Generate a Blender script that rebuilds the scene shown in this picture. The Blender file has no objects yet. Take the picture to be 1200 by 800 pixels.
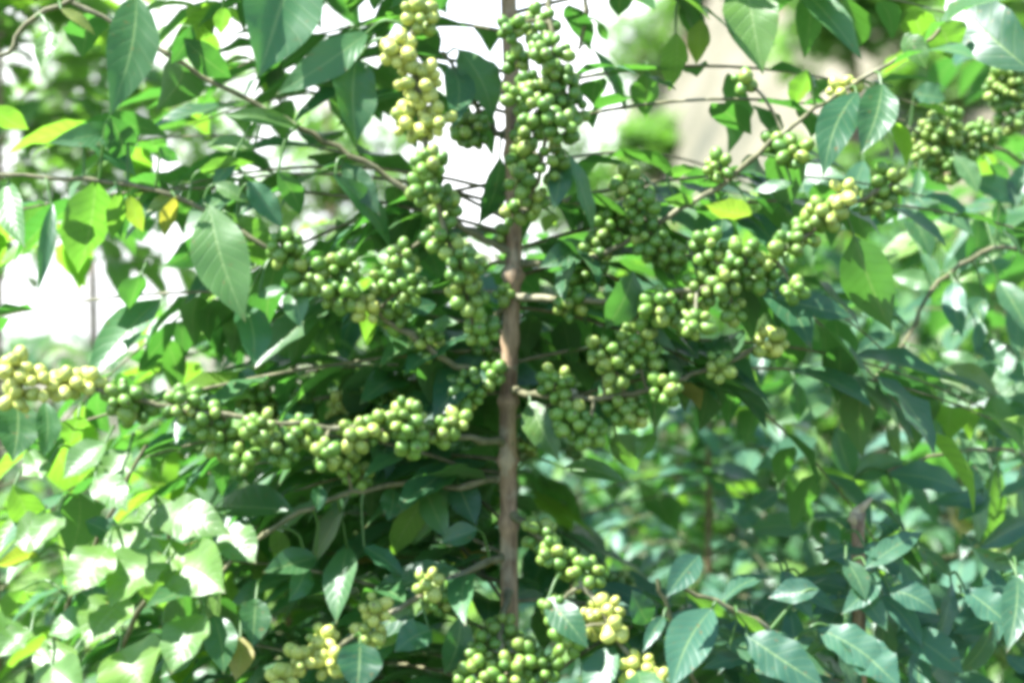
import bpy, math, random
import numpy as np
from mathutils import Vector, Quaternion

rng = random.Random(11)
sc = bpy.context.scene
COL = sc.collection
R = math.radians

# ------------------------------------------------------------------ camera geometry
CAM = Vector((0.0, -1.4, 1.3))
S = 0.96 / 1.4 / 1200.0                       # metres per photo pixel per metre of distance

def P(px, py, y=0.0):
    """world point seen at photo pixel (px, py) at depth y (the main stem stands at y = 0)"""
    d = y - CAM.y
    return Vector(((px - 600.0) * S * d, y, CAM.z - (py - 400.0) * S * d))

SUN = Vector((-.50, -.16, .85)).normalized()          # towards the sun: high, from the upper left

def uni(a, b):
    return rng.uniform(a, b)

# what the photograph shows near the lens: x, y in photo pixels ...
BUNCH = """492 18 .6 26;467 58 .95 26;492 98 1 30;487 143 1 30;512 140 .9 22;505 192 .3 26;498 222 .2 24;520 238 .2 26;518 278 .2 26;542 308 .3 28;550 345 .35 28;552 152 .15 26;
632 30 .1 26;645 62 .1 28;655 100 .15 30;632 132 .2 26;658 150 .1 26;618 160 .2 24;645 190 .1 26;608 212 .4 22;624 236 .5 22;
335 290 .1 26;362 325 .15 26;398 345 .15 26;428 362 .7 22;402 312 .1 24;462 372 .2 22;500 402 .15 26;530 425 .15 28;548 455 .15 28;562 420 .1 26;565 385 .1 24;442 452 .3 26;
18 432 .95 24;48 450 .95 26;80 450 1 24;105 448 .85 20;20 466 .95 22;142 466 .15 26;160 480 .15 24;215 472 .2 26;242 492 .15 26;262 514 .15 26;300 470 .4 26;306 502 .5 26;332 482 .25 24;355 472 .3 24;330 526 .15 26;356 506 .3 26;402 480 .75 24;415 508 .5 26;442 500 .5 24;475 490 .5 28;482 518 .3 24;518 505 .4 24;535 494 .55 20;402 540 .3 24;422 556 .35 20;380 532 .3 22;282 536 .15 24;
735 215 .05 24;752 242 .05 26;718 262 .05 26;760 282 .15 26;700 292 .2 24;688 322 .15 26;666 355 .1 24;785 300 .2 24;830 290 .2 26;872 300 .2 26;850 332 .45 24;820 340 .45 26;798 370 .3 26;770 358 .3 26;748 392 .25 24;895 322 .2 26;922 290 .2 24;946 270 .5 24;968 250 .55 24;988 226 .8 20;1042 214 .3 26;1024 240 .25 22;928 178 .2 24;908 168 .15 20;988 106 .9 22;872 95 .1 18;842 196 .2 22;
652 450 .15 26;668 490 .15 26;692 506 .15 24;725 472 .3 26;742 482 .3 24;780 455 .2 24;705 412 .35 24;738 408 .3 26;722 436 .2 24;902 400 .6 24;842 430 .5 22;
632 625 .5 24;646 646 .3 22;668 662 .3 24;690 672 .3 24;708 716 1 26;722 736 .9 20;692 730 .8 22;746 782 1 26;770 798 .9 20;
502 684 .6 22;512 702 .3 24;440 714 .85 22;434 742 .6 22;378 752 .9 24;388 776 .9 24;350 774 .9 22;330 796 .9 22;
588 740 .25 26;568 764 .3 28;594 790 .3 28;556 792 .3 28;614 768 .25 26;650 716 .15 24;664 750 .15 24;640 780 .2 24;610 112 .15 24;612 186 .2 22;606 70 .1 20;672 128 .1 22;598 34 .1 20;604 150 .15 20;600 250 .2 18;592 276 .15 18;622 100 .1 22;470 300 .15 22;450 330 .15 22;482 340 .15 22;590 345 .15 16;575 440 .15 22;760 420 .2 20;815 380 .2 22;860 365 .25 20;930 340 .2 20"""
LEAVES = """160 -5 128 138 68 b 0 0;345 -45 302 92 112 b 0 0;418 68 418 178 66 b 0 0;432 38 322 112 52 f .1 0;225 30 200 75 30 d 0 0;215 45 272 92 40 d 0 0;262 8 258 48 24 u .7 0;60 35 45 92 34 g .3 0;70 10 112 42 16 f .5 .3;-10 125 34 152 34 u .95 0;150 150 55 168 34 f .1 0;128 135 146 196 44 d 0 0;95 160 160 208 40 b 0 0;
112 212 90 326 72 u .35 0;140 222 128 292 26 u .9 0;150 228 168 272 24 u .8 .2;206 230 192 280 24 u .9 .55;245 240 288 378 76 f .3 0;268 250 322 326 54 u .35 0;250 268 192 312 46 d 0 0;165 322 145 378 40 u .2 0;285 355 297 432 52 b 0 0;390 205 458 294 40 s .1 0;400 190 452 262 34 f 0 0;290 212 332 268 36 f 0 0;252 215 292 238 26 f .3 0;325 200 352 252 32 d 0 0;62 238 44 344 22 f 0 0;10 212 30 292 40 g .25 0;275 182 248 218 24 f 0 0;186 172 218 194 20 d 0 0;205 228 165 252 22 f .3 .2;350 150 260 135 26 f .3 0;345 340 352 384 40 g .2 0;302 348 338 338 20 g .1 0;232 200 300 190 30 u .6 0;300 175 240 170 32 g .5 0;
538 58 578 142 58 b .25 0;586 184 560 264 42 d 0 0;656 180 648 248 34 f 0 0;668 182 696 278 28 s 0 0;696 58 734 134 22 s 0 0;728 -30 724 20 42 d 0 0;440 -30 438 16 24 d 0 0;515 -30 515 14 24 d 0 0;700 25 712 48 14 d 0 0;
758 84 756 168 42 u .15 0;792 38 784 108 40 u .75 0;822 22 815 82 32 u .85 .15;872 -36 894 88 74 f .3 0;946 82 928 126 36 u .7 0;1005 108 964 208 52 b 0 0;1034 98 1008 182 56 b .05 0;1032 120 1006 176 22 u .8 .1;1098 24 1115 70 60 u .6 0;1060 40 1090 88 36 f .2 0;1210 85 1108 -15 84 g 0 0;
882 252 826 240 36 u .8 .15;848 254 838 312 36 b 0 0;688 286 630 314 42 b 0 0;742 318 708 386 54 d 0 0;905 350 1002 372 42 b 0 0;650 250 634 280 26 u .9 .1;930 215 880 225 20 g 0 0;780 205 840 190 22 u .5 0;815 240 770 232 24 u .6 0;1000 276 1064 434 72 u .25 0;
505 385 545 376 26 g .2 0;478 366 512 356 26 b 0 0;440 300 505 306 34 g .3 0;282 434 312 458 24 g 0 0;498 572 526 634 38 g .15 0;462 572 452 624 36 b 0 0;535 560 560 620 44 f .1 0;408 640 394 732 48 g .05 0;425 640 474 676 30 b 0 0;372 652 296 674 44 b 0 0;360 660 338 706 36 s 0 0;422 752 418 812 62 b 0 0;505 738 462 764 46 b 0 0;375 570 372 600 24 b 0 0;720 508 752 562 44 u .6 0;768 508 742 548 30 g .4 0;660 548 735 566 30 g .3 0;620 470 655 540 50 f .3 0;560 620 500 640 34 f 0 0;640 700 690 760 44 f 0 0;540 720 520 790 44 d .05 0"""
SHL = """60 620 10 640 50 g .2 0;220 640 160 680 54 g .35 0;150 700 100 760 56 g .2 0;240 720 200 790 50 g .2 0;90 760 40 800 56 g .25 0;215 600 150 620 44 g .2 0;60 540 20 560 40 g .2 0;130 640 80 700 54 g .2 0;260 620 300 660 40 g .05 0;15 568 46 644 46 u .85 0;92 488 76 538 42 u .6 0;125 518 72 562 40 g .1 0;152 528 100 592 42 g .1 0;182 598 272 626 48 g .1 0;168 612 120 672 42 g .3 0;194 650 128 712 62 g .25 0;200 658 264 694 64 g .3 0;184 676 192 716 40 u .8 0;214 686 218 764 48 u .2 0;24 690 6 724 40 u .6 0;46 650 -6 662 38 u .95 .3;112 724 56 744 38 g .05 0;140 762 172 812 74 g .45 0;38 738 -6 772 36 g .1 0;70 600 30 660 38 g .2 0;100 610 150 640 40 b .05 0;20 468 14 548 62 b 0 0;52 470 48 540 34 b 0 0;90 690 130 730 44 b .1 0;250 720 262 790 46 f 0 0;300 700 296 760 44 b 0 0;282 745 276 798 36 f .1 .6;60 780 100 812 48 g .1 0;110 560 150 600 34 g .1 0;230 760 180 800 34 f .2 0"""
SHR = """1080 238 1164 292 44 b .1 0;1204 250 1098 322 50 b .1 0;1062 238 1092 304 40 b 0 0;1195 268 1120 330 30 f .4 0;1118 330 1128 396 34 g 0 0;1155 348 1106 404 36 b 0 0;1064 412 1066 474 54 d 0 0;1098 438 1172 462 44 f .1 .15;932 446 936 494 26 d 0 0;880 462 938 438 24 d 0 0;1048 488 1056 540 20 g .2 .1;1040 556 1132 578 44 b 0 0;1000 562 1062 540 36 f 0 0;1134 542 1146 644 44 s .1 0;1170 542 1164 644 38 u .45 0;1197 544 1196 624 40 s .1 0;1150 400 1190 450 40 b 0 0;1010 440 1050 500 42 d 0 0;1100 480 1160 520 44 f 0 0;980 500 1000 560 40 d 0 0;1170 330 1210 400 44 b 0 0;1140 210 1200 240 44 b .1 0;1070 110 1130 120 40 b 0 0;1160 480 1200 520 40 f .1 0"""
SHB = """835 712 786 808 64 b 0 0;872 742 968 806 66 b 0 0;850 756 985 796 62 b 0 0;1000 752 1056 806 62 b 0 0;958 736 1046 796 58 b 0 0;800 690 860 726 22 u .6 0;862 716 905 752 20 u .6 0;760 730 740 690 40 d 0 0;1060 740 1130 790 56 b 0 0;820 650 780 700 40 b 0 0;1130 690 1190 740 50 b 0 0;1040 690 1100 720 44 b .05 0;960 690 900 700 40 f 0 0"""
SHRB = "1105 150 .45 28;1088 172 .4 26;1122 176 .4 26;1110 196 .3 24;1180 102 .3 28;1192 132 .3 28;1186 84 .3 22;1150 160 .3 22"

# ------------------------------------------------------------------ where the foliage leaves openings
OPEN_T = []; OPEN_S = []; OPEN_R = []; VIEW_Q = []; VIEW_R = []
def rows(t): return [r.split() for r in t.replace('\n', '').split(';')]
def open_for(px, py, y, rad, lit):
    q = P(px, py, y); k = (y - CAM.y) * S
    VIEW_Q.append(tuple(q)); VIEW_R.append(rad * k)
    if lit: OPEN_T.append(tuple(q)); OPEN_R.append(rad * k)
for a in rows(BUNCH): open_for(float(a[0]), float(a[1]), -.08, float(a[3]) * .9, float(a[2]) >= .4 or float(a[0]) > 640 and rng.random() < .55)
for a in rows(SHRB): open_for(float(a[0]), float(a[1]), .37, 28, True)
for t, y in ((LEAVES, -.06), (SHL, -.03), (SHR, .3), (SHB, -.06)):
    for a in rows(t):
        b = [float(v) for v in a[:5]]
        open_for((b[0] + b[2]) / 2, (b[1] + b[3]) / 2, -.15 if y == -.03 and a[5] == 'g' else y, 12 + b[4] * .42, a[5] in 'gu' or b[0] > 640 and a[5] in 'fbs' and rng.random() < .7)
for k in range(11):                              # sunlit crowns between the rows
    px, py, y = uni(640, 1010), uni(470, 690), uni(.8, 1.3)
    OPEN_T.append(tuple(P(px, py, y))); OPEN_R.append(.045)
OPEN_T = np.array(OPEN_T); OPEN_R = np.array(OPEN_R); VIEW_Q = np.array(VIEW_Q); VIEW_R = np.array(VIEW_R)
SUNV = np.array(SUN); CAMV = np.array(CAM)
VD = VIEW_Q - CAMV; VL = np.linalg.norm(VD, axis=1); VD = VD / VL[:, None]
# bright openings between the plants: x, y, half width, half height, share of leaves kept
GAPS = [(60, 95, 40, 42, .35), (215, 165, 50, 30, .35), (300, 150, 28, 28, .45), (95, 372, 80, 36, .3), (215, 345, 26, 24, .35), (365, 252, 44, 20, .25), (432, 215, 30, 26, .2),
        (542, 205, 18, 44, .25), (552, 292, 22, 26, .2), (560, 40, 24, 30, .25), (735, 45, 40, 36, .35), (722, 185, 44, 44, .35), (820, 150, 60, 60, .3), (905, 60, 50, 50, .4)]
FAR_VIEW = [(795, 580, 135, 95, .18), (672, 560, 55, 55, .2)]
def keep(q, L):
    """foliage grows anywhere but across a lit bunch's sunlight, in front of the fruit, or into the bright openings"""
    qa = np.array(q); h = L * .36
    w = qa - OPEN_T; t = w @ SUNV
    d = np.linalg.norm(w - t[:, None] * SUNV, axis=1)
    if np.any((t > .03) & (d < OPEN_R * .8 + h)): return False
    w = qa - CAMV; dist = np.linalg.norm(w)
    t = VD @ w
    d = np.linalg.norm(w[None, :] - t[:, None] * VD, axis=1)
    if rng.random() < .62 and np.any((t < VL - .004) & (t > 0) & (d < VIEW_R * (t / VL) * .8 + h * .8)): return False
    k = (q.y - CAM.y) * S
    if k > 0:
        if q.y < .72:
            px = 600 + q.x / k; py = 400 - (q.z - CAM.z) / k
            for gx, gy, gw, gh, p in FAR_VIEW:
                if ((px - gx) / gw) ** 2 + ((py - gy) / gh) ** 2 < 1 and rng.random() > p: return False
        px = 600 + q.x / k; py = 400 - (q.z - CAM.z) / k
        for gx, gy, gw, gh, p in GAPS:
            e = ((px - gx) / (gw + h * .5 / k)) ** 2 + ((py - gy) / (gh + h * .5 / k)) ** 2
            if e < 1 and rng.random() > p: return False
    return True

# ------------------------------------------------------------------ mesh builder
class MB:
    def __init__(self):
        self.v = []; self.f = []; self.uv = []; self.t = []
    def add(self, verts, faces, uvs, tint):
        o = len(self.v)
        self.v.extend(verts)
        self.uv.extend(uvs)
        self.t.extend([tint] * len(verts))
        for f in faces:
            self.f.append(tuple(i + o for i in f))
    def build(self, name, mat, parent=None, base=Vector((0, 0, 0))):
        me = bpy.data.meshes.new(name)
        me.from_pydata([(v[0] - base[0], v[1] - base[1], v[2] - base[2]) for v in self.v], [], self.f)
        li = np.zeros(len(me.loops), dtype=np.int32)
        me.loops.foreach_get('vertex_index', li)
        uvl = me.uv_layers.new(name='UVMap')
        uvl.data.foreach_set('uv', np.asarray(self.uv, dtype=np.float32)[li].ravel())
        at = me.attributes.new('tint', 'FLOAT_COLOR', 'POINT')
        at.data.foreach_set('color', np.asarray(self.t, dtype=np.float32).ravel())
        me.polygons.foreach_set('use_smooth', np.ones(len(me.polygons), dtype=bool))
        me.materials.append(mat)
        me.update()
        o = bpy.data.objects.new(name, me)
        COL.objects.link(o)
        if parent is not None:
            o.parent = parent
        return o

def tag(o, label=None, cat=None, group=None, kind=None):
    for k, v in (('label', label), ('category', cat), ('group', group), ('kind', kind)):
        if v: o[k] = v
    return o

def empty(name, loc):
    o = bpy.data.objects.new(name, None)
    o.empty_display_size = 0.1
    o.location = loc
    COL.objects.link(o)
    return o

# ------------------------------------------------------------------ shapes
WT = [0, .06, .15, .28, .42, .56, .70, .82, .90, .96, 1.0]
WW = [.02, .24, .58, .88, 1.0, .95, .74, .44, .19, .07, .0]

def leaf(mb, B, T, N, L, W, curl=.5, fold=.25, wave=.05, tint=(.5, 0, 0, 1), lod=2):
    """an elliptic coffee leaf with drip tip, folded along its midrib and wavy along its margin"""
    T = T.normalized()
    N = N - T * N.dot(T)
    if N.length < 1e-4:
        N = T.orthogonal()
    N.normalize()
    Sd = T.cross(N)
    nt, nv = ((5, 2), (7, 2), (13, 4))[lod]
    ph = uni(0, 6.28); ph2 = uni(0, 6.28); fq = uni(2.2, 3.6); side = uni(-.12, .12); tw = uni(-.35, .35)
    if abs(curl) > 1e-3:
        L = L * (curl * .5) / max(.2, math.sin(abs(curl) * .5)) * (1 if curl > 0 else -1)
    verts = []; uvs = []
    pos = B.copy(); prev = 0.0
    for i in range(nt):
        t = i / (nt - 1)
        tm = (t + prev) * .5
        a = curl * (.5 - tm)
        pos = pos + (T * math.cos(a) + N * math.sin(a)) * L * (t - prev)
        prev = t
        a2 = curl * (.5 - t)
        Nl = N * math.cos(a2) - T * math.sin(a2)
        rot = tw * (t - .3)
        Sl = Sd * math.cos(rot) + Nl * math.sin(rot)
        Nl = Nl * math.cos(rot) - Sd * math.sin(rot)
        w = W * .5 * float(np.interp(t, WT, WW))
        c = pos + Sd * side * L * math.sin(math.pi * t) * .5
        for j in range(nv + 1):
            v = -1 + 2 * j / nv
            up = abs(v) * w * math.sin(fold) + wave * W * v * v * math.sin(6.28 * fq * t + (ph if v > 0 else ph2)) * math.sin(math.pi * min(1, t * 1.1))
            q = c + Sl * (v * w * math.cos(fold)) + Nl * up
            verts.append(q); uvs.append((j / nv, t))
    faces = []
    for i in range(nt - 1):
        for j in range(nv):
            a = i * (nv + 1) + j
            faces.append((a, a + 1, a + nv + 2, a + nv + 1))
    mb.add(verts, faces, uvs, tint)

def smooth_path(pts, n=6):
    out = []
    m = len(pts)
    for i in range(m - 1):
        p0 = pts[max(0, i - 1)]; p1 = pts[i]; p2 = pts[i + 1]; p3 = pts[min(m - 1, i + 2)]
        for k in range(n):
            t = k / n
            out.append(.5 * ((2 * p1) + (p2 - p0) * t + (2 * p0 - 5 * p1 + 4 * p2 - p3) * t * t + (3 * p1 - p0 - 3 * p2 + p3) * t ** 3))
    out.append(pts[-1].copy())
    return out

def tube(mb, path, r0, r1, seg=8, tint=(.5, 0, 0, 1), knots=0.0, knot_len=.05, cap=False, flare=0.0):
    n = len(path)
    acc = 0.0
    verts = []; uvs = []
    ref = None
    for i, p in enumerate(path):
        d = (path[min(n - 1, i + 1)] - path[max(0, i - 1)]).normalized()
        if ref is None:
            ref = d.orthogonal().normalized()
        ref = (ref - d * ref.dot(d)).normalized()
        b = d.cross(ref)
        if i: acc += (p - path[i - 1]).length
        r = r0 + (r1 - r0) * i / (n - 1)
        if knots:
            k = abs(((acc / knot_len) % 1.0) - .5) * 2
            r *= 1 + knots * max(0, (k - .8) / .2)
        if flare: r *= 1 + flare * math.exp(-acc / .014)
        for s in range(seg):
            a = 6.28318 * s / seg
            verts.append(p + ref * (math.cos(a) * r) + b * (math.sin(a) * r))
            uvs.append((s / seg, acc))
    faces = []
    for i in range(n - 1):
        for s in range(seg):
            a = i * seg + s; c = i * seg + (s + 1) % seg
            faces.append((a, c, c + seg, a + seg))
    if cap:
        faces.append(tuple(range(seg))[::-1]); faces.append(tuple((n - 1) * seg + s for s in range(seg)))
    mb.add(verts, faces, uvs, tint)

BP = [(0, -1), (.55, -.86), (.88, -.5), (1, 0), (.93, .42), (.66, .78), (.30, .955), (.22, .985), (0, .95)]

def berry(mb, c, axis, r, tint, seg=10):
    """a coffee cherry: plump, a little longer than wide, with a small flat eye at its far end"""
    axis = axis.normalized(); a1 = axis.orthogonal().normalized(); a2 = axis.cross(a1)
    el = uni(1.0, 1.28); sq = uni(.86, 1.0); ln = uni(-.12, .12)
    verts = []; uvs = []; faces = []
    m = len(BP)
    for i, (rr, h) in enumerate(BP):
        for s in range(seg):
            a = 6.28318 * s / seg
            verts.append(c + axis * (h * r * el) + (a1 * (math.cos(a) * sq + ln * h) + a2 * math.sin(a)) * (rr * r))
            uvs.append((s / seg, i / (m - 1)))
    for i in range(m - 1):
        for s in range(seg):
            a = i * seg + s; b = i * seg + (s + 1) % seg
            faces.append((a, b, b + seg, a + seg))
    mb.add(verts, faces, uvs, tint)

def cluster(mb, c, axis, Rm, pale, seg=10, rb=.0060):
    """a tight bunch of cherries packed round a branch node"""
    axis = axis.normalized()
    Rs = max(.006, Rm - rb * .8)
    n = max(5, int(2.9 * (Rs / rb) ** 2))
    pts = []
    for k in range(n):
        z = 1 - 2 * (k + .5) / n
        a = 2.399963 * k + uni(-.3, .3)
        q = Vector((math.sqrt(1 - z * z) * math.cos(a), math.sqrt(1 - z * z) * math.sin(a), z))
        pts.append(q)
    rot = Quaternion((uni(-1, 1), uni(-1, 1), uni(-1, 1), uni(-1, 1))).normalized()
    for q in pts:
        q = rot @ q
        pos = c + q * (Rs * uni(.78, 1.12))
        p = min(1, max(0, (pale - .12) * (1.1 if pale > .5 else .8) + rng.gauss(0, .19)))
        berry(mb, pos, q + Vector((uni(-.3, .3), uni(-.3, .3), uni(-.3, .3))), rb * uni(.70, 1.15), (rng.random(), p, 0.0, 1), seg)

# ------------------------------------------------------------------ materials
def nodes_of(name):
    m = bpy.data.materials.new(name); m.use_nodes = True
    nt = m.node_tree; nt.nodes.clear()
    return m, nt, nt.nodes.new('ShaderNodeOutputMaterial')

def mk(nt, typ, **kw):
    n = nt.nodes.new(typ)
    for k, v in kw.items():
        if k.startswith('i_'):
            key = k[2:]
            key = int(key) if key.isdigit() else key.replace('_', ' ')
            n.inputs[key].default_value = v
        else:
            setattr(n, k, v)
    return n

def mixc(nt, fac, a, b, mode='MIX'):
    n = nt.nodes.new('ShaderNodeMix'); n.data_type = 'RGBA'; n.blend_type = mode
    for sock, val in ((0, fac), (6, a), (7, b)):
        if hasattr(val, 'links'):
            nt.links.new(val, n.inputs[sock])
        else:
            n.inputs[sock].default_value = val
    return n.outputs[2]

def math_(nt, op, a, b=None, c=None, clamp=False):
    n = nt.nodes.new('ShaderNodeMath'); n.operation = op; n.use_clamp = clamp
    for i, v in enumerate((a, b, c)):
        if v is None: continue
        if hasattr(v, 'links'): nt.links.new(v, n.inputs[i])
        else: n.inputs[i].default_value = v
    return n.outputs[0]

def leaf_material(name='coffee leaf', dark=(.012, .055, .027, 1), light=(.036, .122, .046, 1)):
    m, nt, out = nodes_of(name)
    L = nt.links
    at = mk(nt, 'ShaderNodeAttribute', attribute_name='tint')
    sep = mk(nt, 'ShaderNodeSeparateColor'); L.new(at.outputs['Color'], sep.inputs[0])
    uv = mk(nt, 'ShaderNodeUVMap'); sx = mk(nt, 'ShaderNodeSeparateXYZ'); L.new(uv.outputs[0], sx.inputs[0])
    au = math_(nt, 'ABSOLUTE', math_(nt, 'SUBTRACT', sx.outputs[0], .5))
    # side veins arch forward from the midrib
    vein = math_(nt, 'SINE', math_(nt, 'MULTIPLY', math_(nt, 'SUBTRACT', sx.outputs[1], math_(nt, 'MULTIPLY', au, .38)), math_(nt, 'MULTIPLY_ADD', sep.outputs[0], 22.0, 48.0)))
    vein = math_(nt, 'POWER', math_(nt, 'MULTIPLY_ADD', vein, .5, .5), 9.0)
    rib = math_(nt, 'SUBTRACT', 1.0, math_(nt, 'MULTIPLY', au, 26.0), clamp=True)
    geo = mk(nt, 'ShaderNodeNewGeometry')
    nz = mk(nt, 'ShaderNodeTexNoise', i_Scale=38.0, i_Detail=3.0)
    L.new(geo.outputs['Position'], nz.inputs['Vector'])
    col = mixc(nt, sep.outputs[0], dark, light)
    col = mixc(nt, sep.outputs[1], col, (.200, .330, .030, 1))
    col = mixc(nt, sep.outputs[2], col, (.420, .290, .060, 1))
    col = mixc(nt, math_(nt, 'MULTIPLY', nz.outputs[0], .25), col, (.06, .15, .05, 1))
    veined = mixc(nt, math_(nt, 'ADD', math_(nt, 'MULTIPLY', vein, .10), math_(nt, 'MULTIPLY', rib, .55), clamp=True), col, (.24, .34, .12, 1))
    n4 = mk(nt, 'ShaderNodeTexNoise', i_Scale=170.0, i_Detail=2.0, i_Roughness=.7)
    L.new(geo.outputs['Position'], n4.inputs['Vector'])
    spot = math_(nt, 'MULTIPLY', math_(nt, 'SUBTRACT', n4.outputs[0], .655), 14.0, clamp=True)
    tipb = math_(nt, 'MULTIPLY', math_(nt, 'SUBTRACT', math_(nt, 'ADD', sx.outputs[1], math_(nt, 'MULTIPLY', nz.outputs[0], .12)), .985), 9.0, clamp=True)
    veined = mixc(nt, math_(nt, 'MULTIPLY', math_(nt, 'MAXIMUM', spot, tipb), .8), veined, (.16, .09, .03, 1))
    # the leaf's lower face is paler and duller than its upper face
    under = mixc(nt, .45, veined, (.10, .18, .06, 1))
    full = mixc(nt, geo.outputs['Backfacing'], veined, under)
    pr = mk(nt, 'ShaderNodeBsdfPrincipled')
    L.new(full, pr.inputs['Base Color'])
    rough = math_(nt, 'ADD', math_(nt, 'MULTIPLY_ADD', geo.outputs['Backfacing'], .16, .31), math_(nt, 'MULTIPLY', nz.outputs[0], .18))
    L.new(rough, pr.inputs['Roughness'])
    pr.inputs['Specular IOR Level'].default_value = .62
    bp = mk(nt, 'ShaderNodeBump', i_Strength=.16, i_Distance=.0016)
    h = math_(nt, 'SUBTRACT', math_(nt, 'MULTIPLY', nz.outputs[0], .5), math_(nt, 'ADD', vein, rib))
    L.new(h, bp.inputs['Height']); L.new(bp.outputs[0], pr.inputs['Normal'])
    tr = mk(nt, 'ShaderNodeBsdfTranslucent')
    tcol = mixc(nt, sep.outputs[1], (.085, .30, .035, 1), (.32, .60, .03, 1))
    tcol = mixc(nt, sep.outputs[2], tcol, (.7, .45, .05, 1))
    tcol = mixc(nt, math_(nt, 'MULTIPLY', rib, .4), tcol, (.30, .42, .12, 1))
    tcol = mixc(nt, math_(nt, 'MULTIPLY', vein, .45), tcol, (.06, .20, .01, 1))
    L.new(tcol, tr.inputs['Color'])
    mx = mk(nt, 'ShaderNodeMixShader')
    L.new(math_(nt, 'MULTIPLY_ADD', sep.outputs[1], .22, .34), mx.inputs[0])
    L.new(pr.outputs[0], mx.inputs[1]); L.new(tr.outputs[0], mx.inputs[2])
    L.new(mx.outputs[0], out.inputs[0])
    return m

def berry_material():
    m, nt, out = nodes_of('coffee cherry')
    L = nt.links
    at = mk(nt, 'ShaderNodeAttribute', attribute_name='tint')
    sep = mk(nt, 'ShaderNodeSeparateColor'); L.new(at.outputs['Color'], sep.inputs[0])
    uv = mk(nt, 'ShaderNodeUVMap'); sx = mk(nt, 'ShaderNodeSeparateXYZ'); L.new(uv.outputs[0], sx.inputs[0])
    geo = mk(nt, 'ShaderNodeNewGeometry')
    nz = mk(nt, 'ShaderNodeTexNoise', i_Scale=120.0, i_Detail=2.0)
    L.new(geo.outputs['Position'], nz.inputs['Vector'])
    col = mixc(nt, sep.outputs[0], (.045, .125, .014, 1), (.110, .225, .028, 1))
    col = mixc(nt, sep.outputs[1], col, (.460, .470, .110, 1))
    col = mixc(nt, sep.outputs[2], col, (.34, .12, .03, 1))
    col = mixc(nt, math_(nt, 'MULTIPLY', nz.outputs[0], .15), col, (.22, .30, .06, 1))
    eye = math_(nt, 'GREATER_THAN', sx.outputs[1], .86)
    col = mixc(nt, math_(nt, 'MULTIPLY', eye, .75), col, (.10, .075, .03, 1))
    pr = mk(nt, 'ShaderNodeBsdfPrincipled')
    L.new(col, pr.inputs['Base Color'])
    L.new(math_(nt, 'MULTIPLY_ADD', nz.outputs[0], .3, .33), pr.inputs['Roughness'])
    pr.inputs['Specular IOR Level'].default_value = .5
    pr.inputs['Subsurface Weight'].default_value = .12
    pr.inputs['Subsurface Radius'].default_value = (.5, .6, .1)
    pr.inputs['Subsurface Scale'].default_value = .006
    bp = mk(nt, 'ShaderNodeBump', i_Strength=.15, i_Distance=.001)
    L.new(nz.outputs[0], bp.inputs['Height']); L.new(bp.outputs[0], pr.inputs['Normal'])
    L.new(pr.outputs[0], out.inputs[0])
    return m

def bark_material(name, a, b, scale=60.0):
    m, nt, out = nodes_of(name)
    L = nt.links
    tc = mk(nt, 'ShaderNodeTexCoord')
    mp = mk(nt, 'ShaderNodeMapping'); mp.inputs['Scale'].default_value = (1, 1, .22)
    L.new(tc.outputs['Object'], mp.inputs[0])
    nz = mk(nt, 'ShaderNodeTexNoise', i_Scale=scale, i_Detail=6.0, i_Roughness=.65)
    L.new(mp.outputs[0], nz.inputs['Vector'])
    n2 = mk(nt, 'ShaderNodeTexNoise', i_Scale=scale * .3, i_Detail=3.0)
    L.new(tc.outputs['Object'], n2.inputs['Vector'])
    rp = mk(nt, 'ShaderNodeValToRGB'); rp.color_ramp.elements[0].position = .32; rp.color_ramp.elements[1].position = .68
    rp.color_ramp.elements[0].color = a; rp.color_ramp.elements[1].color = b
    L.new(nz.outputs[0], rp.inputs[0])
    lich = mk(nt, 'ShaderNodeValToRGB'); lich.color_ramp.elements[0].position = .56; lich.color_ramp.elements[1].position = .66
    L.new(n2.outputs[0], lich.inputs[0])
    col = mixc(nt, math_(nt, 'MULTIPLY', lich.outputs[0], .35), rp.outputs[0], (.36, .33, .23, 1))
    pr = mk(nt, 'ShaderNodeBsdfPrincipled', i_Roughness=.82)
    L.new(col, pr.inputs['Base Color'])
    bp = mk(nt, 'ShaderNodeBump', i_Strength=.7, i_Distance=.003)
    L.new(nz.outputs[0], bp.inputs['Height']); L.new(bp.outputs[0], pr.inputs['Normal'])
    L.new(pr.outputs[0], out.inputs[0])
    return m

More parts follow.
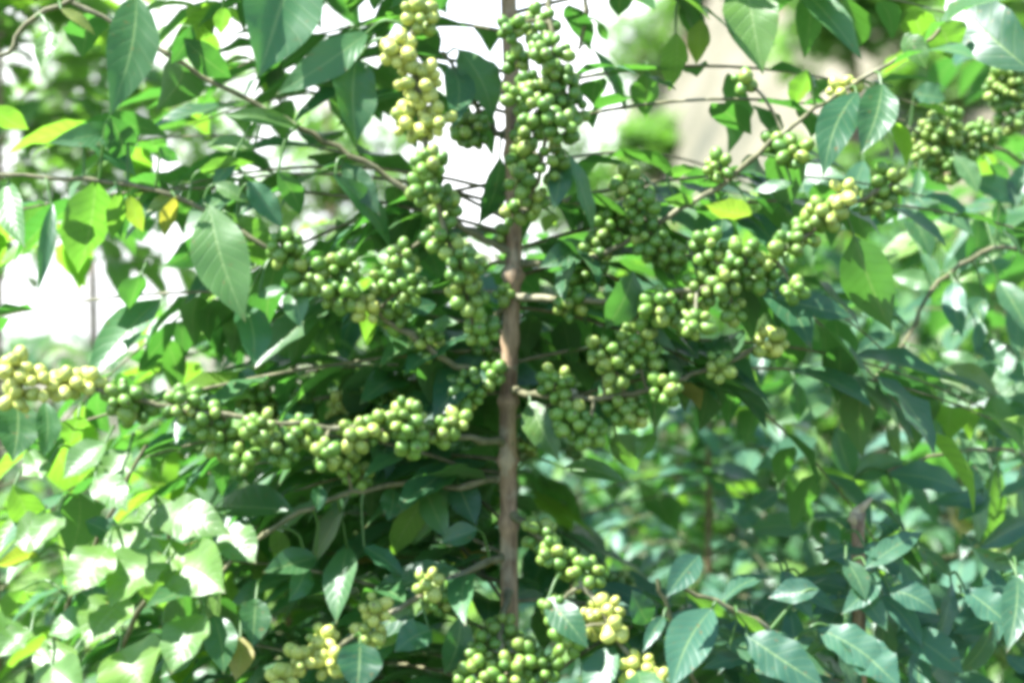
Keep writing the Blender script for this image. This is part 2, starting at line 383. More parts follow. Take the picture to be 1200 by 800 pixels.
def ground_material():
    m, nt, out = nodes_of('dry hillside soil')
    L = nt.links
    geo = mk(nt, 'ShaderNodeNewGeometry')
    n1 = mk(nt, 'ShaderNodeTexNoise', i_Scale=1.1, i_Detail=5.0, i_Roughness=.6)
    n2 = mk(nt, 'ShaderNodeTexNoise', i_Scale=14.0, i_Detail=6.0, i_Roughness=.7)
    for n in (n1, n2): L.new(geo.outputs['Position'], n.inputs['Vector'])
    rp = mk(nt, 'ShaderNodeValToRGB')
    e = rp.color_ramp.elements
    e[0].position = .30; e[0].color = (.035, .045, .025, 1)
    e[1].position = .72; e[1].color = (.20, .175, .13, 1)
    k = e.new(.5); k.color = (.125, .118, .070, 1)
    L.new(n1.outputs[0], rp.inputs[0])
    col = mixc(nt, math_(nt, 'MULTIPLY', n2.outputs[0], .6), rp.outputs[0], (.09, .075, .055, 1))
    sp = mk(nt, 'ShaderNodeSeparateXYZ'); L.new(geo.outputs['Position'], sp.inputs[0])
    zone = math_(nt, 'MULTIPLY_ADD', math_(nt, 'ADD', sp.outputs[1], math_(nt, 'MULTIPLY', n1.outputs[0], 3.0)), .25, -1.6, clamp=True)
    n3 = mk(nt, 'ShaderNodeTexNoise', i_Scale=5.0, i_Detail=5.0); L.new(geo.outputs['Position'], n3.inputs['Vector'])
    weeds = mixc(nt, n3.outputs[0], (.022, .050, .012, 1), (.085, .085, .04, 1))
    col = mixc(nt, zone, weeds, col)
    pr = mk(nt, 'ShaderNodeBsdfPrincipled', i_Roughness=.95)
    L.new(col, pr.inputs['Base Color'])
    bp = mk(nt, 'ShaderNodeBump', i_Strength=.6, i_Distance=.03)
    L.new(n2.outputs[0], bp.inputs['Height']); L.new(bp.outputs[0], pr.inputs['Normal'])
    L.new(pr.outputs[0], out.inputs[0])
    return m

M_LEAF = leaf_material()
M_LEAF_SKY = leaf_material('coffee leaf with painted sky blue', (.030, .100, .075, 1), (.075, .185, .140, 1))  # blue of the reflected sky painted into the leaf colour
M_LEAF_SKY_DEEP = leaf_material('coffee leaf with painted sky teal', (.020, .070, .046, 1), (.050, .135, .088, 1))  # weaker version of the same painted sky reflection
M_BERRY = berry_material()
M_BARK = bark_material('coffee bark', (.085, .050, .026, 1), (.36, .245, .14, 1), 110.0)
M_TWIG = bark_material('coffee twig bark', (.06, .065, .025, 1), (.17, .155, .075, 1), 90.0)
M_STAKE = bark_material('grey cut wood', (.16, .12, .10, 1), (.34, .27, .23, 1), 50.0)
M_GROUND = ground_material()

# ------------------------------------------------------------------ plants
UP = Vector((0, 0, 1))

def rand_tint(young=0.0, dry=0.0):
    return (rng.random(), min(1, max(0, young + uni(-.08, .10))), dry, 1)

def auto_branch(mt, ml, start, d, length, sag, lod, leaf_len=.125, step=.042, r=.0021, skip=.12, y0=.12, clusters=None, cl_p=0.0, young=0.05, pale=.2):
    """one lateral branch: twig, opposite leaf pairs with petioles, bunches of cherries at its nodes"""
    d = d.normalized(); tl = MB()
    n = max(4, int(length / .03))
    pts = []
    p = start.copy(); dd = d.copy()
    wob = Vector((uni(-1, 1), uni(-1, 1), uni(-.5, .5))) * .05
    for i in range(n + 1):
        pts.append(p.copy())
        dd = (dd + Vector((0, 0, -sag / n)) + wob / n).normalized()
        p = p + dd * (length / n)
    kept = 0; tried = 0; last = 0; todo = []
    acc = length * y0; flip = rng.random() < .5
    while acc < length:
        f = acc / length * n
        i = min(n - 1, int(f)); q = pts[i].lerp(pts[i + 1], f - i)
        ax = (pts[i + 1] - pts[i]).normalized()
        side = ax.cross(UP)
        side = side.normalized() if side.length > .05 else Vector((1, 0, 0))
        for sgn in (-1, 1):
            if rng.random() < skip: continue
            a = uni(-.5, .5)
            T = side * sgn * uni(.75, 1.0) + ax * uni(.35, .8) - UP * uni(.05, .85) + Vector((uni(-.2, .2), uni(-.2, .2), uni(-.1, .1)))
            N = UP + side * a + ax * uni(-.3, .5)
            Ll = leaf_len * uni(.68, 1.18)
            T.normalize()
            b = q + T * .008
            y = young + (.55 if acc > length * .88 else 0)
            tried += 1
            if not keep(b + T * Ll * .5, Ll): continue
            kept += 1; last = i
            leaf(tl, b, T, N, Ll, Ll * uni(.31, .47), uni(.2, 1.2), uni(.08, .45), uni(.03, .10), rand_tint(y, .75 if rng.random() < .003 else 0), lod)
        if clusters is not None and rng.random() < cl_p and keep(q, .05) and acc < length * .85:
            todo.append((q.copy(), ax.copy(), uni(.015, .024), pale + uni(-.1, .15)))
        acc += step * uni(.75, 1.3)
    if kept >= (max(4, .5 * tried) if start.y < .7 else 2):                                # a twig ends where its leaves end
        o = len(ml.v)
        ml.v.extend(tl.v); ml.uv.extend(tl.uv); ml.t.extend(tl.t); ml.f.extend(tuple(v + o for v in f) for f in tl.f)
        if clusters is not None: clusters.extend(todo)
        tube(mt, pts[:max(3, last + 2)], r, r * .45, 5 if lod < 2 else 6, (.5, 0, 0, 1))
    return pts

class Plant:
    """a plant being built: an Empty at its foot, its branches, and what hangs on each of them"""
    def __init__(self, name, foot, label, cat, group=None):
        self.root = tag(empty(name, foot), label, cat, group)
        self.foot = Vector(foot)
        self.lm = M_LEAF
        self.br = []            # (px polyline smoothed in 3D, object)
    def stem(self, path, r0, r1, name='trunk', mat=None, seg=12, knots=.22, knot_len=.06, cap=True):
        mb = MB(); tube(mb, path, r0, r1, seg, (.5, 0, 0, 1), knots, knot_len, cap)
        return mb.build(name, mat or M_BARK, self.root, self.foot)
    def branch(self, pts, r=.0032, mat=None):
        path = smooth_path([P(*p) for p in pts], 6)
        path = [path[0]] + [q + Vector((uni(-1, 1), uni(-1, 1), uni(-1, 1))) * .0018 for q in path[1:]]
        mb = MB(); tube(mb, path, r, r * .55, 7, (.5, 0, 0, 1), .45, .041, flare=.9)
        o = mb.build('branch', mat or M_TWIG, self.root, self.foot)
        self.br.append((path, o))
        return o
    def near(self, px, py, y=None):
        best = None
        for path, o in self.br:
            for i, q in enumerate(path):
                dq = q.y - CAM.y
                dx = 600 + q.x / (S * dq) - px; dy = 400 - (q.z - CAM.z) / (S * dq) - py
                e = dx * dx + dy * dy + (0 if y is None else ((q.y - y) * 700) ** 2)
                if best is None or e < best[0]:
                    ax = path[min(len(path) - 1, i + 1)] - path[max(0, i - 1)]
                    best = (e, q, o, ax)
        return best
    def bunch(self, px, py, pale=.2, rad=26, y=None):
        e, q, o, ax = self.near(px, py, y)
        yy = (q.y + uni(-.02, .012)) if y is None else y
        c = P(px, py, yy)
        mb = MB()
        k = (c.y - CAM.y) * S
        cluster(mb, c, ax, rad * k * .95, pale * (.7 if pale < .6 else 1), 10)
        ob = mb.build('berry_cluster', M_BERRY, o, self.foot)
        dist = (c - q).length
        if dist > .012:
            tw = MB(); mid = q.lerp(c, .5) + Vector((0, 0, .15 * dist))
            tube(tw, smooth_path([q, mid, c], 4), .0017, .0014, 5)
            tw.build('fruit_stalk', M_TWIG, o, self.foot)
        return ob
    def leaf(self, bx, by, tx, ty, w, face='f', young=0.0, dry=0.0, y=None, dy=0.0, curl=None, fold=None):
        e, q, o, ax = self.near(bx, by, y)
        yb = (q.y + uni(-.025, .02)) if y is None else y
        B = P(bx, by, yb); E = P(tx, ty, yb + dy)
        V = (CAM - (B + E) * .5).normalized()
        rt = Vector((1, 0, 0))
        H = {'f': V * .9 + UP * .35, 'g': V * .62 + UP * .62 - rt * .30, 'b': V * .80 + UP * .50 + rt * .25,
             'u': -V * .62 + UP * .68 - rt * .3, 't': V * .35 + UP * .9, 's': V * .75 + UP * .1 + rt * .65,
             'd': V * .8 - UP * .35 + rt * .35}[face]
        if face == 'g': H = (V + SUN).normalized()
        H = H + Vector((uni(-.08, .08), uni(-.08, .08), uni(-.08, .08)))
        H.normalize(); ch = E - B
        if abs(H.y) > .25:                      # lean the blade so that it really faces that way
            lim = .7 * ch.length
            ds = max(-lim, min(lim, -(ch.x * H.x + ch.z * H.z) / H.y))
            E = P(tx, ty, yb + ds)
        T = E - B
        if face == 'u': young *= .6
        k = (yb - CAM.y) * S
        mb = MB()
        if curl is None: curl = uni(.25, .8)
        if face == 'u': curl = -curl * .9; w *= 1.12; fold = uni(.3, .5)
        # lengthen W to undo the foreshortening of the fold
        leaf(mb, B, T, H, T.length, w * k * .88, curl, uni(.1, .38) if fold is None else fold, uni(.03, .09), rand_tint(young, dry), 2)
        d = (B - q).length
        st = q if .004 < d < .06 else B - T.normalized() * .006 + Vector((uni(-.008, .008), .030, .006))
        d = (B - st).length
        mid = st.lerp(B, .55) + Vector((uni(-.1, .1) * d, 0, .22 * d))
        tube(mb, smooth_path([st, mid, B + T * .04], 5), .0013 + .012 * max(0, d - .02), .0011, 6, (.6, .35, 0, 1))
        return mb.build('leaf', self.lm, o, self.foot)
    def spray(self, start, d, length, sag, lod=1, cl_p=0.0, **kw):
        mt = MB(); ml = MB(); cl = []
        auto_branch(mt, ml, start, d, length, sag, lod, clusters=cl, cl_p=cl_p, **kw)
        if not mt.f: return None
        o = mt.build('branch', M_TWIG, self.root, self.foot)
        if ml.f: ml.build('foliage', self.lm, o, self.foot)
        for c, ax, r, pale in cl:
            mb = MB(); cluster(mb, c, ax, r, max(0, pale), 8)
            mb.build('berry_cluster', M_BERRY, o, self.foot)
        return o

# ================================================================== the main coffee tree
foot = Vector((0.0, 0.0, 0.0))
tree = Plant('coffee_tree', foot, 'berry laden coffee tree with thin bare brown trunk in the centre', 'coffee tree')
tp = [Vector((.004, .01, -.03)), Vector((-.006, .0, .35)), Vector((.002, .004, .7)), P(597, 720), P(596, 600), P(595, 500), P(598, 400), P(602, 300), P(601, 150), P(596, 0), P(594, -150, .005), P(597, -400, .01), P(600, -800, .015)]
tree.stem(smooth_path(tp, 10), .0090, .0070, knots=.55, knot_len=.058)

MAIN = [
    [(600, 298, 0), (545, 266, -.01), (440, 198, -.03), (350, 150, -.04), (235, 88, -.05), (120, 20, -.05), (20, -30, -.06)],
    [(596, -120, 0), (480, -70, -.05), (350, -60, -.08), (160, -25, -.10), (40, 22, -.10), (8, 62, -.10), (-30, 66, -.10)],
    [(596, -150, 0), (540, -110, -.06), (490, -30, -.10), (486, 70, -.12), (496, 160, -.12), (515, 250, -.12), (545, 340, -.10), (562, 400, -.08)],
    [(596, -140, 0), (655, -100, -.06), (645, 0, -.08), (650, 90, -.09), (640, 170, -.09), (618, 245, -.07)],
    [(596, -200, .01), (680, -110, .05), (686, 0, .06), (680, 60, .06)],
    [(598, 432, 0), (545, 432, -.04), (480, 392, -.06), (400, 338, -.07), (310, 287, -.08), (200, 228, -.08), (100, 210, -.08), (-30, 203, -.08)],
    [(596, 520, 0), (540, 512, -.05), (440, 505, -.10), (330, 495, -.13), (200, 478, -.14), (100, 454, -.15), (-30, 440, -.15)],
    [(598, 348, 0), (560, 402, .03), (520, 432, .06), (430, 460, .09), (290, 475, .10)],
    [(601, 310, 0), (690, 302, -.02), (770, 262, -.03), (850, 212, -.04), (930, 145, -.05), (1010, 95, -.05), (1100, 38, -.06)],
    [(599, 348, 0), (690, 352, -.05), (800, 342, -.08), (890, 312, -.09), (970, 258, -.09), (1045, 215, -.09)],
    [(597, 455, 0), (650, 466, -.04), (720, 466, -.06), (790, 446, -.06), (850, 425, -.05), (910, 396, -.05)],
    [(597, 600, 0), (640, 635, -.05), (685, 685, -.08), (720, 740, -.10), (755, 800, -.12), (780, 860, -.13)],
    [(597, 648, 0), (540, 672, -.04), (480, 705, -.08), (400, 755, -.12), (320, 810, -.15), (260, 860, -.17)],
    [(597, 556, 0), (540, 570, .01), (470, 566, .0), (380, 588, -.02), (300, 632, -.03), (240, 690, -.03)],
    [(597, 690, 0), (588, 728, -.05), (585, 790, -.09), (580, 870, -.11)],
    [(596, -60, 0), (700, -55, .02), (800, -5, .04), (850, -25, .05), (960, -20, .06)],
    [(602, 160, 0), (575, 150, .01), (550, 110, .02), (520, 60, .03)],
]
DENS = [.5, .6, .5, .45, .2, 1, .9, 1.0, .85, 1, 1, .9, 1, 1, .7, .5, .4]
for pts, dn in zip(MAIN, DENS):
    ob = tree.branch(pts)
    path = tree.br[-1][0]
    ml = MB(); acc = 0; nxt = .05
    for i in range(1, len(path) - 1):
        acc += (path[i] - path[i - 1]).length
        if acc < nxt: continue
        nxt = acc + uni(.014, .030)
        ax = (path[i + 1] - path[i - 1]).normalized()
        sd = ax.cross(UP); sd = sd.normalized() if sd.length > .1 else Vector((0, 1, 0))
        for sg in (-1, 1):
            if rng.random() > dn * (.55 if sg * sd.y < 0 else 1.0): continue
            T = sd * sg * uni(.5, 1) + ax * uni(-.1, .9) - UP * uni(-.1, 1.0) + Vector((uni(-.5, .5), 0, 0))
            N = UP * uni(.5, 1) + Vector((uni(-.5, .5), uni(-.9, .2), 0))
            Ll = uni(.055, .115)
            T.normalize()
            if not keep(path[i] + T * Ll * .5, Ll): continue
            leaf(ml, path[i] + T.normalized() * .006, T, N, Ll, Ll * uni(.31, .46), uni(.2, 1.2), uni(.1, .45), uni(.03, .10), rand_tint(.55 if rng.random() < .12 else .03, .7 if rng.random() < .006 else 0), 1)
    if ml.f: ml.build('foliage', M_LEAF, ob, foot)

for row in BUNCH.replace('\n', '').split(';'):
    a = [float(x) for x in row.split()]
    tree.bunch(*a)

# leaves that can be told apart: base x y, tip x y, width, facing, youth, dryness
for row in LEAVES.replace('\n', '').split(';'):
    a = row.split()
    tree.leaf(*[float(x) for x in a[:5]], a[5], float(a[6]), float(a[7]))

# laterals that leave the far side of the trunk, thick with leaves below, sparse above
rng.seed(5)
for k in range(64):
    z = .62 + k * .0132
    az = R(uni(-15, 195)) if k % 2 else R(rng.choice([uni(-20, 35), uni(145, 200)]))
    if z < 1.17 and k % 2 and k % 8 != 1: continue
    if z < 1.14: az = R(uni(12, 80) if k % 2 else uni(96, 158))
    d = Vector((math.cos(az), math.sin(az) * .8 + .2, uni(-.1, .6)))
    tree.spray(Vector((0, .008, z)), d, uni(.42, .68), uni(.3, 1.2), lod=1, leaf_len=uni(.085, .115), skip=.15, step=.034, y0=.04)
for k in range(22):
    z = 1.40 + k * .019
    az = R(uni(-5, 60) if k % 2 else uni(128, 190))
    tree.spray(Vector((0, .008, z)), Vector((math.cos(az), math.sin(az), .35)), uni(.3, .58), .6, lod=1, leaf_len=.092, skip=.15, step=.036)
for k in range(9):  # unseen top laterals, leafed far out on the left to shade the centre left
    z = 1.76 + k * .05
    az = R(uni(150, 190)) if k % 3 else R(uni(-60, 120))
    left = k % 3 != 0
    tree.spray(Vector((0, .01, z)), Vector((math.cos(az), math.sin(az), .25)), uni(.5, .72) if left else uni(.25, .5), .45, lod=0, leaf_len=.125, skip=.1, y0=.5 if left else .2)

# ================================================================== neighbouring coffee shrubs
def shrub(name, x, y, h, rad, nb, label, lod=1, cl_p=0.0, seed=1, group=None, leaf_len=.13, z0=.25, young=.05, skip=.12, step=.042, split=True, pale=.3, cat='coffee shrub', lean=0.0, lm=None):
    rng.seed(seed)
    pl = Plant(name, (x, y, ground_z(x, y)), label, cat, group)
    if lm: pl.lm = lm
    f = pl.foot
    top = f + Vector((lean, uni(-.03, .03), h))
    path = smooth_path([f - Vector((0, 0, .04)), f.lerp(top, .4) + Vector((uni(-.02, .02), uni(-.02, .02), 0)), top], 8)
    pl.stem(path, .013, .004, seg=8)
    mt = MB(); ml = MB()
    for k in range(nb):
        u = z0 + (1 - z0) * (k + .5) / nb
        i = u * (len(path) - 1); j = min(len(path) - 2, int(i)); q = path[j].lerp(path[j + 1], i - j)
        az = 2.399963 * k + uni(-.4, .4)
        L = rad * (1.05 - .72 * max(0, (u - .45) / .55)) * uni(.8, 1.15)
        d = Vector((math.cos(az), math.sin(az), uni(.25, .55) + .5 * max(0, u - .6)))
        if split:
            pl.spray(q, d, L, uni(.5, 1.1), lod=lod, cl_p=cl_p, leaf_len=leaf_len, young=young, skip=skip, step=step, pale=pale)
        else:
            auto_branch(mt, ml, q, d, L, uni(.5, 1.1), lod, leaf_len=leaf_len, young=young, skip=skip, step=step)
    if not split:
        mt.build('branchwork', M_TWIG, pl.root, f)
        ml.build('crown', pl.lm, pl.root, f)
    return pl

def ground_z(x, y):
    s = max(0.0, min(1.0, (x + .5 - .02 * (y - 8)) / 5.5)); s = s * s * (3 - 2 * s)
    t = max(0.0, min(1.0, (y - 5.0) / 22.0)); t = t * t * (3 - 2 * t)
    far = max(0.0, min(1.0, (y - 4.0) / 30.0))
    return 13.0 * s * t + .25 * far * math.sin(x * .7) + .02 * math.sin(x * 3.1 + y * 1.7) - .5 * far * (1 - s)

# left: low sunlit shrub
shl = shrub('coffee_shrub', -.66, .52, 1.14, .46, 30, 'low coffee shrub with glossy sunlit leaves filling the lower left corner', lod=1, seed=21, young=.3, leaf_len=.12)
rng.seed(77)
shl.branch([(20, 900, .25), (60, 760, .1), (110, 640, -.02), (170, 520, -.05)], .003)
shl.branch([(60, 900, .25), (150, 740, .02), (195, 650, -.08), (190, 590, -.10)], .003)
for row in SHL.replace('\n', '').split(';'):
    a = row.split()
    shl.leaf(*[float(x) for x in a[:4]], float(a[4]) * (1.38 if a[5] == 'g' else 1.0), a[5], float(a[6]) + (.25 if a[5] == 'g' else 0), float(a[7]), y=uni(-.20, -.10) if a[5] == 'g' else None)  # glare leaves get a paler tint that paints in their sunlit brightness

# right: tall neighbour with fruit
shr = shrub('coffee_tree', .80, .72, 1.75, .52, 32, 'tall leafy coffee tree with green berries reaching in from the right edge', lod=1, cl_p=.10, seed=34, leaf_len=.13, cat='coffee tree', z0=.2, lm=M_LEAF_SKY_DEEP)
rng.seed(78)
shr.branch([(1250, 260, .5), (1190, 185, .40), (1110, 165, .35), (1060, 150, .33)], .003)
shr.branch([(1260, 200, .5), (1220, 140, .42), (1180, 100, .4), (1165, 70, .4)], .003)
shr.branch([(1260, 330, .5), (1180, 290, .3), (1100, 330, .28), (1060, 400, .26), (1000, 470, .25)], .003)
shr.branch([(1260, 560, .5), (1190, 530, .3), (1120, 530, .25), (1040, 550, .22)], .003)
for row in SHRB.split(';'):
    shr.bunch(*[float(x) for x in row.split()])
for row in SHR.replace('\n', '').split(';'):
    a = row.split()
    shr.leaf(*[float(x) for x in a[:5]], a[5], float(a[6]), float(a[7]))

# lower right: shrub close to the path with big leaves, sky reflection painted into their teal
shb = shrub('coffee_shrub', .40, .34, .92, .42, 22, 'low coffee shrub with broad sky tinted leaves along the bottom right', lod=1, seed=47, leaf_len=.14, lm=M_LEAF_SKY_DEEP)
rng.seed(79)
shb.branch([(900, 980, .2), (840, 850, 0), (790, 740, -.08), (770, 680, -.1)], .003)
shb.branch([(930, 980, .2), (960, 860, 0), (910, 750, -.08), (860, 715, -.09), (800, 690, -.1)], .003)
for row in SHB.replace('\n', '').split(';'):
    a = row.split()
    shb.leaf(*[float(x) for x in a[:4]], float(a[4]) * 1.0, a[5], float(a[6]), float(a[7]))

shl2 = shrub('coffee_tree', -.95, 1.35, 2.25, .62, 40, 'tall pale leaved coffee tree out of focus at the upper left', lod=0, seed=93, leaf_len=.13, cat='coffee tree', z0=.68, young=.3)
topm = MB(); tube(topm, smooth_path([Vector((-.95, 1.35, 2.15)), Vector((-.92, 1.36, 2.7)), Vector((-.93, 1.34, 3.3))], 6), .012, .004, 8, (.5, 0, 0, 1), .2, .06, True)  # unseen trunk extension, added to carry a crown that shades the right background
topm.build('unseen_shading_trunk', M_BARK, shl2.root, shl2.foot)
for k in range(12):  # unseen crown sprays added to cast shade on the shrubs at right
    z = 2.16 + k * .09
    az = R(uni(-70, 75)) if k % 3 else R(uni(0, 360))
    shl2.spray(Vector((-.93, 1.35, z)), Vector((math.cos(az), math.sin(az), .12)), uni(.75, 1.25) if k % 3 else .6, .22, lod=0, leaf_len=.16, skip=.05, step=.05)
# the next coffee trees of the row, just behind the main one
rng.seed(90)
shrub('coffee_tree', -.28, .55, 1.36, .46, 40, 'shaded coffee tree directly behind the bunches left of the trunk', lod=1, seed=91, cl_p=.08, leaf_len=.11, step=.036, cat='coffee tree', z0=.3)
shrub('coffee_tree', .0, .62, 1.40, .66, 46, 'dense coffee tree standing straight behind the bare brown trunk', lod=1, seed=92, cl_p=.17, leaf_len=.11, step=.036, cat='coffee tree', z0=.74)
rng.seed(80)
for k in range(84):
    bx = uni(760, 1215); by = uni(640, 800) if bx > 900 else uni(700, 800)
    an = uni(-.6, 1.9); ln = uni(50, 95)
    shb.leaf(bx, by, bx + ln * math.cos(an) * rng.choice((-1, 1)), by + ln * math.sin(an), ln * uni(.36, .46), rng.choice('bbbfdts'), uni(0, .08), 0, y=uni(-.10, .16))
rng.seed(81)
for k in range(95):
    bx = uni(900, 1210); by = uni(180, 640)
    an = uni(-.4, 1.9); ln = uni(40, 85)
    shr.leaf(bx, by, bx + ln * math.cos(an) * rng.choice((-1, 1)), by + ln * math.sin(an), ln * uni(.38, .5), rng.choice('bbfdtgu'), uni(0, .25), 0, y=uni(.22, .55))
# middle distance, out of focus
G = 'coffee shrubs in rows behind the main tree'
shrub('coffee_shrub', .33, 1.12, 1.20, .42, 60, 'blurred sky tinted coffee shrub right of the trunk at mid height', lod=0, seed=51, group=G, step=.026, split=False, leaf_len=.085, lm=M_LEAF_SKY)
shrub('coffee_shrub', .16, 2.0, 1.08, .48, 50, 'blurred pale coffee shrub just right of the trunk behind the yellow berries', lod=0, seed=52, group=G, split=False, leaf_len=.09, step=.028, lm=M_LEAF_SKY)
shrub('coffee_shrub', .82, 1.25, 1.12, .50, 34, 'coffee shrub out of focus behind the pruned brown stem', lod=0, seed=53, group=G, lm=M_LEAF_SKY, step=.036, split=False)
shrub('coffee_shrub', -.42, 1.0, 1.15, .50, 34, 'shaded coffee shrub behind the long row of green berries on the left', lod=0, seed=54, group=G, step=.036, split=False)
shrub('coffee_shrub', -1.05, 1.3, 1.02, .50, 30, 'coffee shrub at the left edge below the white gap', lod=0, seed=55, group=G, split=False)
shrub('coffee_shrub', 1.3, 2.6, 1.7, .65, 36, 'tall blurred coffee shrub deep behind the right edge', lod=0, seed=56, group=G, split=False)

# farther rows: three grown shrubs, copied along the rows
def copy_tree(o, parent=None):
    c = o.copy(); COL.objects.link(c); c.parent = parent
    for ch in list(o.children): copy_tree(ch, c)
    return c
ROW = 'far rows of coffee shrubs'
rl = 'blurred green coffee shrub in the far rows behind the berry laden tree'
proto = [shrub('coffee_shrub', -1.35 + i * .5, 3.0, 1.35 + .12 * i, .62, 34, rl, lod=0, seed=100 + i, group=ROW, split=False, leaf_len=.14, step=.036).root for i in range(3)]
rng.seed(101)
spots = [(.45 + .48 * i, 2.9 + uni(-.3, .3)) for i in range(5)] + [(-2.6 + .62 * i, 4.3 + uni(-.3, .3)) for i in range(10)] + [(-3.4 + .75 * i, 6.2 + uni(-.4, .4)) for i in range(11)]
for i, (x, y) in enumerate(spots):
    o = copy_tree(proto[i % 3]); x += uni(-.12, .12)
    o.location = (x, y, ground_z(x, y))
    o.rotation_euler = (0, 0, uni(0, 6.28))
    h = (1.18 if x > 0 else .66) * uni(.92, 1.1)
    o.scale = (1.1, 1.1, h)

# wooden stake
st = P(1005, 600, .04)
mb = MB(); tube(mb, smooth_path([Vector((st.x + .03, st.y + .04, -.05)), Vector((st.x + .012, st.y + .01, .5)), Vector((st.x + .003, st.y, .9)), st], 8), .0085, .0062, 10, (.5, 0, 0, 1), .5, .07, True)
stake = mb.build('pruned_stem', M_BARK)
M_CUT = bark_material('fresh cut wood', (.30, .23, .13, 1), (.50, .42, .28, 1), 160.0)
ct = MB(); tube(ct, [st - Vector((.004, 0, .010)), st + Vector((.000, -.002, .002)), st + Vector((.006, -.003, .007)), st + Vector((.013, -.003, .014))], .0068, .0018, 9, (.5, 0, 0, 1), 0, .05, True)
ct.build('cut_top', M_CUT, stake)
for bx, by, tx, ty in ((1000, 690, 1040, 740), (1030, 670, 985, 720), (990, 655, 1015, 705), (1012, 640, 1050, 662)):
    shb.leaf(bx, by, tx, ty, 34, 'b', 0, 0, y=-.06)
tag(stake, 'pruned brown coffee stem with a pale torn top among the right shrubs', 'stem')

# ================================================================== ground, hillside, far trees
xs = np.concatenate([np.linspace(-400, -12, 24), np.linspace(-11, 14, 76), np.linspace(16, 400, 24)])
ys = np.concatenate([np.linspace(-60, -3, 12), np.linspace(-2, 40, 90), np.linspace(45, 900, 24)])
mb = MB()
vs = [Vector((x, y, ground_z(x, y))) for y in ys for x in xs]
fs = []
nx = len(xs)
for j in range(len(ys) - 1):
    for i in range(nx - 1):
        a = j * nx + i
        fs.append((a, a + 1, a + nx + 1, a + nx))
mb.add(vs, fs, [(v.x, v.y) for v in vs], (.5, 0, 0, 1))
tag(mb.build('ground', M_GROUND), kind='structure')

def far_tree(x, y, h, rad, label, seed, name='shade_tree', nl=1500, group='trees on the dry slope'):
    rng.seed(seed)
    z = ground_z(x, y)
    pl = Plant(name, (x, y, z), label, 'tree', group)
    f = pl.foot
    pl.stem(smooth_path([f - Vector((0, 0, .2)), f + Vector((.1, 0, h * .4)), f + Vector((.05, .1, h * .8))], 6), .09, .03, seg=8, knots=0)
    ml = MB()
    lobes = [f + Vector((uni(-.7, .7) * rad, uni(-.6, .6) * rad, h * uni(.55, .95))) for _ in range(9)]
    for k in range(nl):
        c = rng.choice(lobes)
        q = Vector((rng.gauss(0, 1), rng.gauss(0, 1), rng.gauss(0, .7)))
        q = c + q.normalized() * rad * .38 * uni(.4, 1.1)
        T = Vector((uni(-1, 1), uni(-1, 1), uni(-.9, .4)))
        leaf(ml, q, T, UP + Vector((uni(-.6, .6), uni(-.6, .6), 0)), uni(.14, .28), uni(.07, .14), .5, .2, .03, rand_tint(.35), 0)
    ml.build('crown', M_LEAF, pl.root, f)

for k, (x, y, h, r_) in enumerate([(.75, 18.0, 2.0, 1.0), (1.45, 20.0, 2.2, 1.1), (2.0, 22.5, 2.4, 1.2), (1.1, 24.0, 2.6, 1.3)]):
    far_tree(x, y, h, r_, 'blurred scrubby tree along the edge of the dry slope against the sky', 170 + k, 'scrub_tree', 900)
far_tree(3.2, 13.0, 2.2, 1.2, 'small blurred tree high on the dry slope at upper right', 61)
far_tree(4.6, 11.0, 2.4, 1.3, 'bushy blurred tree on the slope near the top right corner', 62)
far_tree(1.9, 12.0, 1.0, .7, 'low blurred bush on the tan slope right of the trunk', 63, 'slope_bush')
rng.seed(68)
for k, (x, y) in enumerate([(1.5, 9.5), (2.4, 10.5), (3.0, 9.0), (2.2, 13.5), (4.0, 15.0), (3.3, 17.0), (1.7, 15.0), (.9, 12.0), (1.2, 13.0), (.6, 11.0), (1.9, 19.0), (2.6, 21.0), (1.3, 17.0), (2.9, 12.0), (3.9, 12.0)]):
    far_tree(x, y, .8 + .25 * (k % 3), .45 + .12 * (k % 2), 'low blurred bush scattered on the dry tan slope', 70 + k, 'slope_bush', 420)
def pale_tree(x, y, zc, rad, n, label, seed):
    rng.seed(seed)
    z = ground_z(x, y)
    pl = Plant('shade_tree', (x, y, z), label, 'tree', 'thin pale trees against the bright sky')
    f = pl.foot
    c = Vector((x, y, zc))
    pl.stem(smooth_path([f - Vector((0, 0, .1)), f.lerp(c, .6) + Vector((.05, 0, 0)), c + Vector((0, 0, rad * .6))], 6), .03, .008, seg=8, knots=0)
    ml = MB(); mt = MB()
    for k in range(n):
        q = Vector((rng.gauss(0, 1), rng.gauss(0, 1), rng.gauss(0, .8))).normalized() * rad * uni(.25, 1.0)
        e = c + q
        tube(mt, smooth_path([c + q * .15 - Vector((0, 0, .15)), c + q * .6, e], 3), .006, .002, 4)
        for j in range(16):
            T = Vector((uni(-1, 1), uni(-1, 1), uni(-1, .3)))
            leaf(ml, e + Vector((uni(-.1, .1), uni(-.1, .1), uni(-.1, .1))), T, UP + Vector((uni(-.5, .5), uni(-.9, .3), 0)), uni(.08, .13), uni(.035, .055), .5, .2, .03, rand_tint(.5), 0)  # light tint paints in the overexposed sunlight on these leaves
    mt.build('branchwork', M_TWIG, pl.root, f)
    ml.build('crown', M_LEAF, pl.root, f)
pale_tree(-1.45, 3.6, 2.08, .60, 60, 'thin pale green tree blurred against white sky at upper left', 66)
pale_tree(-.70, 4.2, 1.95, .55, 40, 'thin pale tree blurred behind the rising twig left of the trunk', 67)


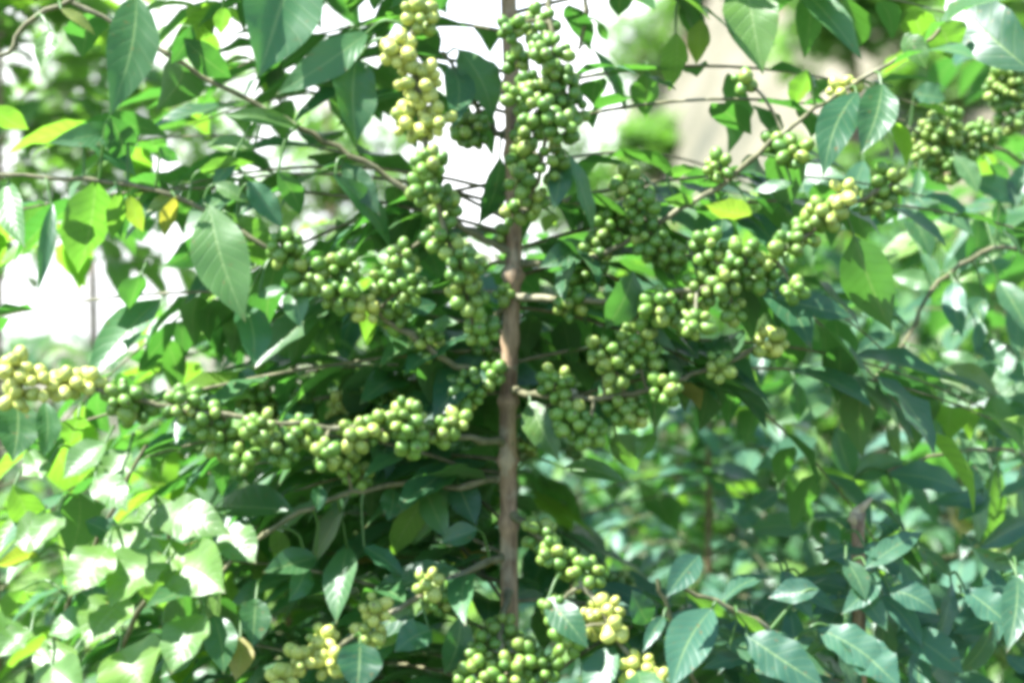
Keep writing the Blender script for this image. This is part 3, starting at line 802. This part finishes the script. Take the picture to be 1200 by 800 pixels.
# ================================================================== light, sky, camera
w = bpy.data.worlds.new('World'); sc.world = w; w.use_nodes = True
nt = w.node_tree
sky = nt.nodes.new('ShaderNodeTexSky'); sky.sky_type = 'NISHITA'; sky.sun_disc = False
SD = SUN
el = math.asin(SD.z); azm = math.atan2(SD.x, SD.y)
sky.sun_elevation = el; sky.sun_rotation = azm
sky.air_density = 1.0; sky.dust_density = .6; sky.altitude = 1200
# a bright bank of cloud over the slope behind
tc = mk(nt, 'ShaderNodeTexCoord'); sp = mk(nt, 'ShaderNodeSeparateXYZ'); nt.links.new(tc.outputs['Generated'], sp.inputs[0])
cn = mk(nt, 'ShaderNodeTexNoise', i_Scale=2.6, i_Detail=5.0, i_Roughness=.55); nt.links.new(tc.outputs['Generated'], cn.inputs['Vector'])
low = math_(nt, 'MULTIPLY_ADD', sp.outputs[2], -2.6, 2.0, clamp=True)
ahead = math_(nt, 'MULTIPLY_ADD', sp.outputs[1], 2.5, -.3, clamp=True)
cov = math_(nt, 'MULTIPLY_ADD', cn.outputs[0], 3.0, -.35, clamp=True)
cf = math_(nt, 'MULTIPLY', math_(nt, 'MULTIPLY', low, ahead), cov, clamp=True)
skyc = mixc(nt, cf, sky.outputs[0], (5.6, 5.65, 5.8, 1))
bg = nt.nodes['Background']; nt.links.new(skyc, bg.inputs[0]); bg.inputs[1].default_value = .105
ld = bpy.data.lights.new('sun', 'SUN'); ld.energy = 5.0; ld.angle = R(.53); ld.color = (1, 1, 1)
lo = bpy.data.objects.new('sun', ld); COL.objects.link(lo)
lo.rotation_euler = (-SD).to_track_quat('-Z', 'Y').to_euler(); lo.location = (0, 0, 8)

cd = bpy.data.cameras.new('camera'); cam = bpy.data.objects.new('camera', cd); COL.objects.link(cam)
cam.location = CAM; cam.rotation_euler = (R(90), 0, 0)
cd.sensor_width = 36.0; cd.lens = 36.0 * 1.4 / .96
cd.clip_start = .05; cd.clip_end = 2500
cd.dof.use_dof = True; cd.dof.focus_distance = 1.36; cd.dof.aperture_fstop = 3.4
sc.camera = cam
sc.view_settings.view_transform = 'Standard'; sc.view_settings.look = 'None'
sc.view_settings.exposure = 2.25; sc.view_settings.gamma = 1.0; sc.view_settings.use_curve_mapping = False
sc.render.engine = 'CYCLES'
cy = sc.cycles
cy.use_denoising = True
cy.max_bounces = 8; cy.diffuse_bounces = 4; cy.glossy_bounces = 3; cy.transmission_bounces = 4
cy.filter_width = 4.3
